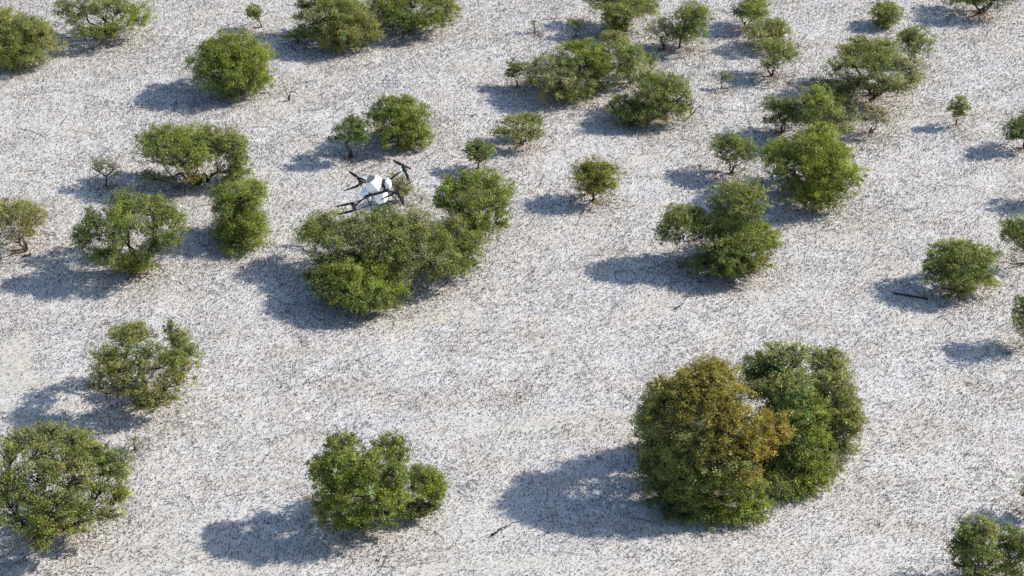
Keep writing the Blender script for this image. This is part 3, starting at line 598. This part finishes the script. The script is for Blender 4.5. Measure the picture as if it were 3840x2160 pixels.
# ------------------------------------------------------------------ dead wood
def poly_tube(name, pts, radii, mat, parent=None, sides=8, origin=None, caps=True):
    P = np.array(pts, float); n = len(P); o = np.zeros(3) if origin is None else np.array(origin)
    V, F = tubes((P - o)[None], np.array(radii, float)[None], sides)
    me = mesh_np(name, V, F, mat, smooth=True)
    if caps:
        import bmesh
        bm = bmesh.new(); bm.from_mesh(me); bmesh.ops.holes_fill(bm, edges=[e for e in bm.edges if e.is_boundary]); bm.to_mesh(me); bm.free()
    return link(name, me, parent)
def deadwood(name, label, cat, pxs, r0, r1, side=(), mat=None, group=None, up=False):
    """pxs: list of (x, y, z)"""
    r = np.random.default_rng(int(pxs[0][0]))
    gy = ground(*pxs[0][:2])[1]; pt = (lambda x, y, z: at_y(x, y, gy + z)) if up else ground
    P = [pt(x, y, z) for x, y, z in pxs]; o = np.array([P[0][0], P[0][1], 0.])
    root = bpy.data.objects.new(name, None); sc.collection.objects.link(root); root.location = o
    poly_tube('stem', P, np.linspace(r0, r1, len(P)), mat or BARK, root, origin=o)
    for s in side:
        Q = [pt(x, y, z) for x, y, z in s]
        poly_tube('twig', Q, np.linspace(r1 * 1.2, r1 * .5, len(Q)), mat or BARK, root, origin=o, sides=5)
    return tag(root, label, cat, group)
ZB = .0
g = ground(728, 249)
deadwood('dead_stump', 'black bent dead stump hooked over to the right, on open flat upper left', 'dead stump',
         [(727, 251, 0), (727, 246, 0), (728, 240, .03), (729.5, 233, .05), (733, 230, .05), (739, 231, .1), (746, 235, .15)], .075, .022,
         [[(746, 235, .15), (749, 240, .2)], [(739, 231, .1), (743, 230, .1)], [(727, 249, 0), (723, 250, -.2)]], up=True)
deadwood('fallen_branch', 'dark crooked fallen branch lying on open flat right of the bottom centre tree', 'branch',
         [(1235, 1347, .05), (1250, 1340, .1), (1255, 1332, .16), (1265, 1327, .16), (1283, 1321, .14), (1288, 1315, .2)], .045, .018,
         [[(1288, 1315, .2), (1305, 1313, .16), (1320, 1308, .2)], [(1265, 1327, .16), (1275, 1322, .25)], [(1250, 1340, .1), (1240, 1336, .12)]], group='fallen branches on the mud')
deadwood('fallen_branch', 'short forked dead branch on open flat below the dark bushy mangrove', 'branch',
         [(1697, 776, .04), (1705, 772, .1), (1713, 767, .14), (1722, 763, .2)], .035, .012,
         [[(1705, 772, .1), (1712, 773, .1), (1718, 771, .06)], [(1697, 776, .04), (1690, 778, .03)]], group='fallen branches on the mud')
deadwood('fallen_branch', 'small dark log lying below the pale mangrove at the left edge', 'branch',
         [(55, 645, .03), (66, 643, .06), (74, 641, .08), (77, 637, .16)], .025, .05, [[(66, 643, .06), (60, 641, .12)]], group='fallen branches on the mud')
deadwood('fallen_branch', 'small dead branch left of the flat-topped sparse mangrove, centre top', 'branch',
         [(1188, 293, .03), (1195, 288, .1), (1202, 283, .2)], .03, .012, [[(1195, 288, .1), (1190, 284, .15)]], group='fallen branches on the mud')
deadwood('dead_branch', 'long thin leafless branch rising right of the twiggy-sided mangrove, top right of centre', 'branch',
         [(1728, 300, 0), (1738, 290, 0), (1746, 283, 0), (1749, 276, .1), (1757, 270, .1), (1764, 262, .1), (1772, 257, .1)], .04, .014,
         [[(1746, 283, 0), (1743, 274, .1), (1746, 266, .1)], [(1757, 270, .1), (1763, 268, .2)]], up=True)
deadwood('driftwood', 'small dark driftwood piece on the flat right of the small bush, bottom centre', 'driftwood',
         [(1088, 1284, .03), (1094, 1280, .12), (1096, 1276, .2)], .05, .03, [[(1094, 1280, .12), (1088, 1278, .2)]])
# the straight black pole
POLE = simple('black_pole', (.02, .02, .022), .4, var=.2)
a = ground(2250, 737, .07); b = ground(2332, 751, .07)
pr = bpy.data.objects.new('pole', None); sc.collection.objects.link(pr); pr.location = (a + b) / 2
oo = (a + b) / 2
n_ = 12; PP = [a + (b - a) * t for t in np.linspace(0, 1, n_)]
poly_tube('shaft', PP, [.048] * n_, POLE, pr, origin=oo, sides=12)
for t in (.0, 1.0):
    c_ = a + (b - a) * t; u = (b - a) / np.linalg.norm(b - a)
    poly_tube('end_cap', [c_ - u * .06, c_ + u * .06], [.055, .055], POLE, pr, origin=oo, sides=12)
tag(pr, 'straight black pole lying on the mud in the shadow of the far right bush', 'pole')

# ------------------------------------------------------------------ drone
WHITE = simple('white_shell', (.78, .79, .82), .35, var=.03, scale=8)
CARBON = simple('black_carbon', (.010, .010, .012), .55, spec=.25, var=.3, scale=40)
MOTOR = simple('dark_motor', (.028, .026, .026), .5, 0, spec=.3, var=.3, scale=40)
LID = simple('grey_green_lid', (.10, .13, .115), .3, var=.1, scale=6)
BLUEB = simple('dark_blue_mark', (.012, .012, .05), .5, var=.1)
LED, lt, lb = mat_new('green_light')
lb.inputs['Emission Color'].default_value = (.1, 1, .55, 1); lb.inputs['Emission Strength'].default_value = 6
lb.inputs['Base Color'].default_value = (.1, .8, .5, 1)
import bmesh
def solid(name, verts, faces, mat, parent, bevel=.012, seg=2):
    bm = bmesh.new(); vs = [bm.verts.new(v) for v in verts]
    for f in faces: bm.faces.new([vs[q] for q in f])
    bmesh.ops.recalc_face_normals(bm, faces=bm.faces)
    if bevel: bmesh.ops.bevel(bm, geom=list(bm.edges), offset=bevel, segments=seg, affect='EDGES', profile=.6)
    me = bpy.data.meshes.new(name); bm.to_mesh(me); bm.free(); me.materials.append(mat)
    return link(name, me, parent)
def loft(name, rings, mat, parent, bevel=.012, seg=2):
    n = len(rings[0]); V = [p for r_ in rings for p in r_]
    F = [[k * n + q, k * n + (q + 1) % n, (k + 1) * n + (q + 1) % n, (k + 1) * n + q] for k in range(len(rings) - 1) for q in range(n)]
    F += [list(range(n))[::-1], [(len(rings) - 1) * n + q for q in range(n)]]
    return solid(name, V, F, mat, parent, bevel, seg)
def oct_ring(x0, x1, y0, y1, c, z, dx=0):
    return [(x0 + c + dx, y0, z), (x1 - c + dx, y0, z), (x1 + dx, y0 + c, z), (x1 + dx, y1 - c, z), (x1 - c + dx, y1, z), (x0 + c + dx, y1, z), (x0 + dx, y1 - c, z), (x0 + dx, y0 + c, z)]
def ring_lr(x0, x1, y0, y1, cl, cr, z, dx=0):       # separate corner cuts on the left and right
    return [(x0 + cl + dx, y0, z), (x1 - cr + dx, y0, z), (x1 + dx, y0 + cr * 1.2, z), (x1 + dx, y1 - cr * .6, z), (x1 - cr + dx, y1, z), (x0 + cl + dx, y1, z), (x0 + dx, y1 - cl, z), (x0 + dx, y0 + cl, z)]
def lathe(name, prof, mat, parent, loc=(0, 0, 0), k=16):
    bm = bmesh.new(); rs = []
    for r_, z in prof:
        rs.append([bm.verts.new((loc[0] + r_ * math.cos(q * 2 * math.pi / k), loc[1] + r_ * math.sin(q * 2 * math.pi / k), loc[2] + z)) for q in range(k)])
    for A_, B_ in zip(rs, rs[1:]):
        for q in range(k): bm.faces.new([A_[q], A_[(q + 1) % k], B_[(q + 1) % k], B_[q]])
    bm.faces.new(rs[0][::-1]); bm.faces.new(rs[-1])
    me = bpy.data.meshes.new(name); bm.to_mesh(me); bm.free(); me.materials.append(mat)
    for p in me.polygons: p.use_smooth = len(p.vertices) == 4
    return link(name, me, parent)
def smooth_path(pts, n=6):
    P = [np.array(p, float) for p in pts]; P = [2 * P[0] - P[1]] + P + [2 * P[-1] - P[-2]]; out = []
    for k_ in range(1, len(P) - 2):
        for t in np.linspace(0, 1, n, endpoint=False):
            a_, b_, c_, d_ = P[k_ - 1:k_ + 3]
            out.append(.5 * ((2 * b_) + (c_ - a_) * t + (2 * a_ - 5 * b_ + 4 * c_ - d_) * t * t + (-a_ + 3 * b_ - 3 * c_ + d_) * t ** 3))
    out.append(P[-2]); return out
drone = bpy.data.objects.new('spray_drone', None); sc.collection.objects.link(drone)
tag(drone, 'white and black four-armed farm drone hovering tilted above the central thicket', 'drone')
# upper shell: front face leans, sunlit right flank, recessed lid
XB = -.09
loft('body_shell', [ring_lr(-.19, .18, -.26, .22, .02, .09, -.02, XB), ring_lr(-.225, .235, -.30, .25, .025, .13, .09, XB), ring_lr(-.235, .21, -.29, .25, .03, .17, .29, XB), ring_lr(-.205, .12, -.25, .22, .03, .13, .365, XB)], WHITE, drone, .006)
loft('tank_lid', [ring_lr(-.175, .09, -.235, .205, .04, .13, .35, XB), ring_lr(-.165, .08, -.225, .195, .04, .12, .382, XB)], LID, drone, .004)
loft('lower_tank', [ring_lr(-.15, .15, -.16, .17, .04, .09, -.53, -.05), ring_lr(-.19, .20, -.2, .2, .03, .11, -.42, -.05), ring_lr(-.19, .20, -.2, .2, .03, .08, -.2, -.05), ring_lr(-.14, .13, -.15, .15, .03, .06, -.07, -.05)], WHITE, drone, .006)
lm_ = loft('side_pod', [oct_ring(-.54, -.30, -.32, .0, .02, -.15), oct_ring(-.57, -.30, -.34, .02, .02, -.02), oct_ring(-.53, -.32, -.30, .0, .02, .12)], WHITE, drone, .006)
for q in range(2):
    solid('marking', [(-.50 + q * .06, -.3475, -.05), (-.40 + q * .05, -.3475, -.005), (-.40 + q * .05, -.3475, .02), (-.50 + q * .06, -.3475, -.025)] + [(-.50 + q * .06, -.335, -.05), (-.40 + q * .05, -.335, -.005), (-.40 + q * .05, -.335, .02), (-.50 + q * .06, -.335, -.025)],
          [[0, 1, 2, 3], [7, 6, 5, 4], [0, 4, 5, 1], [1, 5, 6, 2], [2, 6, 7, 3], [3, 7, 4, 0]], BLUEB, lm_, 0)
bt = loft('battery', [oct_ring(.27, .40, -.15, .14, .02, -.09), oct_ring(.25, .42, -.17, .16, .02, .05), oct_ring(.27, .39, -.13, .13, .02, .14)], WHITE, drone, .006)
loft('latch', [oct_ring(.30, .36, -.10, -.05, .01, .138), oct_ring(.30, .36, -.10, -.05, .01, .20)], WHITE, bt, .004)
loft('latch', [oct_ring(.30, .36, .05, .10, .01, .138), oct_ring(.30, .36, .05, .10, .01, .20)], WHITE, bt, .004)
# frame
def box(name, a, b, mat, parent, bv=.006):
    (x0, y0, z0), (x1, y1, z1) = a, b
    V = [(x0, y0, z0), (x1, y0, z0), (x1, y1, z0), (x0, y1, z0), (x0, y0, z1), (x1, y0, z1), (x1, y1, z1), (x0, y1, z1)]
    return solid(name, V, [[0, 3, 2, 1], [4, 5, 6, 7], [0, 1, 5, 4], [1, 2, 6, 5], [2, 3, 7, 6], [3, 0, 4, 7]], mat, parent, bv, 1)
box('frame_bar', (-.42, -.36, -.065), (.37, -.30, -.0), CARBON, drone)
box('frame_bar', (-.42, .26, -.065), (.37, .32, -.0), CARBON, drone)
box('frame_rail', (-.31, -.30, -.055), (-.25, .26, -.005), CARBON, drone)
box('frame_rail', (.17, -.30, -.055), (.23, .26, -.005), CARBON, drone)
box('control_box', (.11, -.12, .0), (.24, .2, .13), MOTOR, drone, .01)
# landing gear
gear = [(-.40, -.03), (-.42, -.3), (-.42, -.5), (-.36, -.62), (-.27, -.65), (-.19, -.60), (-.12, -.51), (.0, -.475), (.14, -.46), (.27, -.44), (.33, -.49), (.39, -.56), (.46, -.56), (.48, -.49), (.44, -.38), (.335, -.03)]
for yy in (-.33, .29):
    P = smooth_path([(x, yy, z) for x, z in gear], 4)
    poly_tube('landing_skid', P, [.019] * len(P), CARBON, drone)
for x, z in ((-.41, -.42), (.45, -.42)):
    poly_tube('skid_brace', [(x, -.33, z), (x, 0, z - .01), (x, .29, z)], [.015] * 3, CARBON, drone)
# arms with motors and propellers
def blade_mesh():
    st = [(.02, .022, .0), (.07, .036, .004), (.16, .060, .006), (.34, .054, .004), (.52, .042, .002), (.64, .030, 0), (.685, .010, 0)]
    V, F = [], []
    for sgn in (1, -1):
        o = len(V)
        for r_, c_, z_ in st:
            tw_ = -.35 * (1 - r_ / .7)
            for (cc_, tt) in ((-c_ * .8, 0), (0, .012), (c_ * 1.2, 0), (0, -.010)):
                V.append((sgn * r_, sgn * cc_, tt + z_ + cc_ * tw_ + .03 * (r_ / .7) ** 2))
        for k_ in range(len(st) - 1):
            for q in range(4): F.append((o + k_ * 4 + q, o + k_ * 4 + (q + 1) % 4, o + (k_ + 1) * 4 + (q + 1) % 4, o + (k_ + 1) * 4 + q))
        F.append((o, o + 1, o + 2, o + 3)); e = o + (len(st) - 1) * 4; F.append((e, e + 1, e + 2, e + 3))
    me_ = bpy.data.meshes.new('propeller'); me_.from_pydata(V, [], F); me_.materials.append(CARBON)
    bm = bmesh.new(); bm.from_mesh(me_); bmesh.ops.recalc_face_normals(bm, faces=bm.faces)
    bmesh.ops.create_cone(bm, cap_ends=True, segments=14, radius1=.034, radius2=.026, depth=.04, matrix=Matrix.Translation((0, 0, .005)))
    bm.to_mesh(me_); bm.free(); return me_
BM = blade_mesh()
hh = .78
for (sx, sy, up, lo) in ((-1, 1, 127, 198), (1, 1, 128, 285), (-1, -1, 180, 2), (1, -1, 32, 288)):
    mx_, my_ = sx * hh, sy * hh
    ax, ay = sx * .33 - .02, sy * .31
    arm = poly_tube('arm', [(ax, ay, -.03), ((ax + mx_) / 2, (ay + my_) / 2, -.025), (mx_, my_, -.02)], [.030, .027, .027], CARBON, drone, sides=12)
    box('arm_joint', (ax - .05, ay - .05, -.07), (ax + .05, ay + .05, .015), CARBON, arm, .01)
    lathe('motor', [(.02, -.155), (.05, -.15), (.074, -.12), (.076, -.06), (.055, -.04), (.06, .0), (.055, .03), (.068, .045), (.068, .085), (.04, .10), (.018, .115)], MOTOR, arm, (mx_, my_, 0))
    for z_, an in ((.118, up), (-.165, lo)):
        p_ = link('propeller', BM, arm); p_.location = (mx_, my_, z_); p_.rotation_euler = (0, 0, math.radians(an)); p_.scale = (.9, .9, 1)
    poly_tube('nozzle_rod', [(mx_, my_, -.15), (mx_, my_, -.34)], [.014, .012], MOTOR, arm)
    lathe('nozzle', [(.012, -.43), (.03, -.42), (.034, -.37), (.02, -.34)], MOTOR, arm, (mx_, my_, 0), 12)
    if sx > 0 and sy > 0: lathe('light', [(.008, -.016), (.016, -.01), (.016, .01), (.008, .016)], LED, arm, (mx_ - sx * .08, my_ - .1, -.0), 10)
dc = np.array([-4.3, 54.25, 23.0])
RZ = Matrix.Rotation(math.radians(-3.5), 4, 'Z') @ Matrix.Rotation(math.radians(.2), 4, 'X') @ Matrix.Rotation(math.radians(-19.0), 4, 'Y')
drone.matrix_world = Matrix.Translation(dc) @ RZ
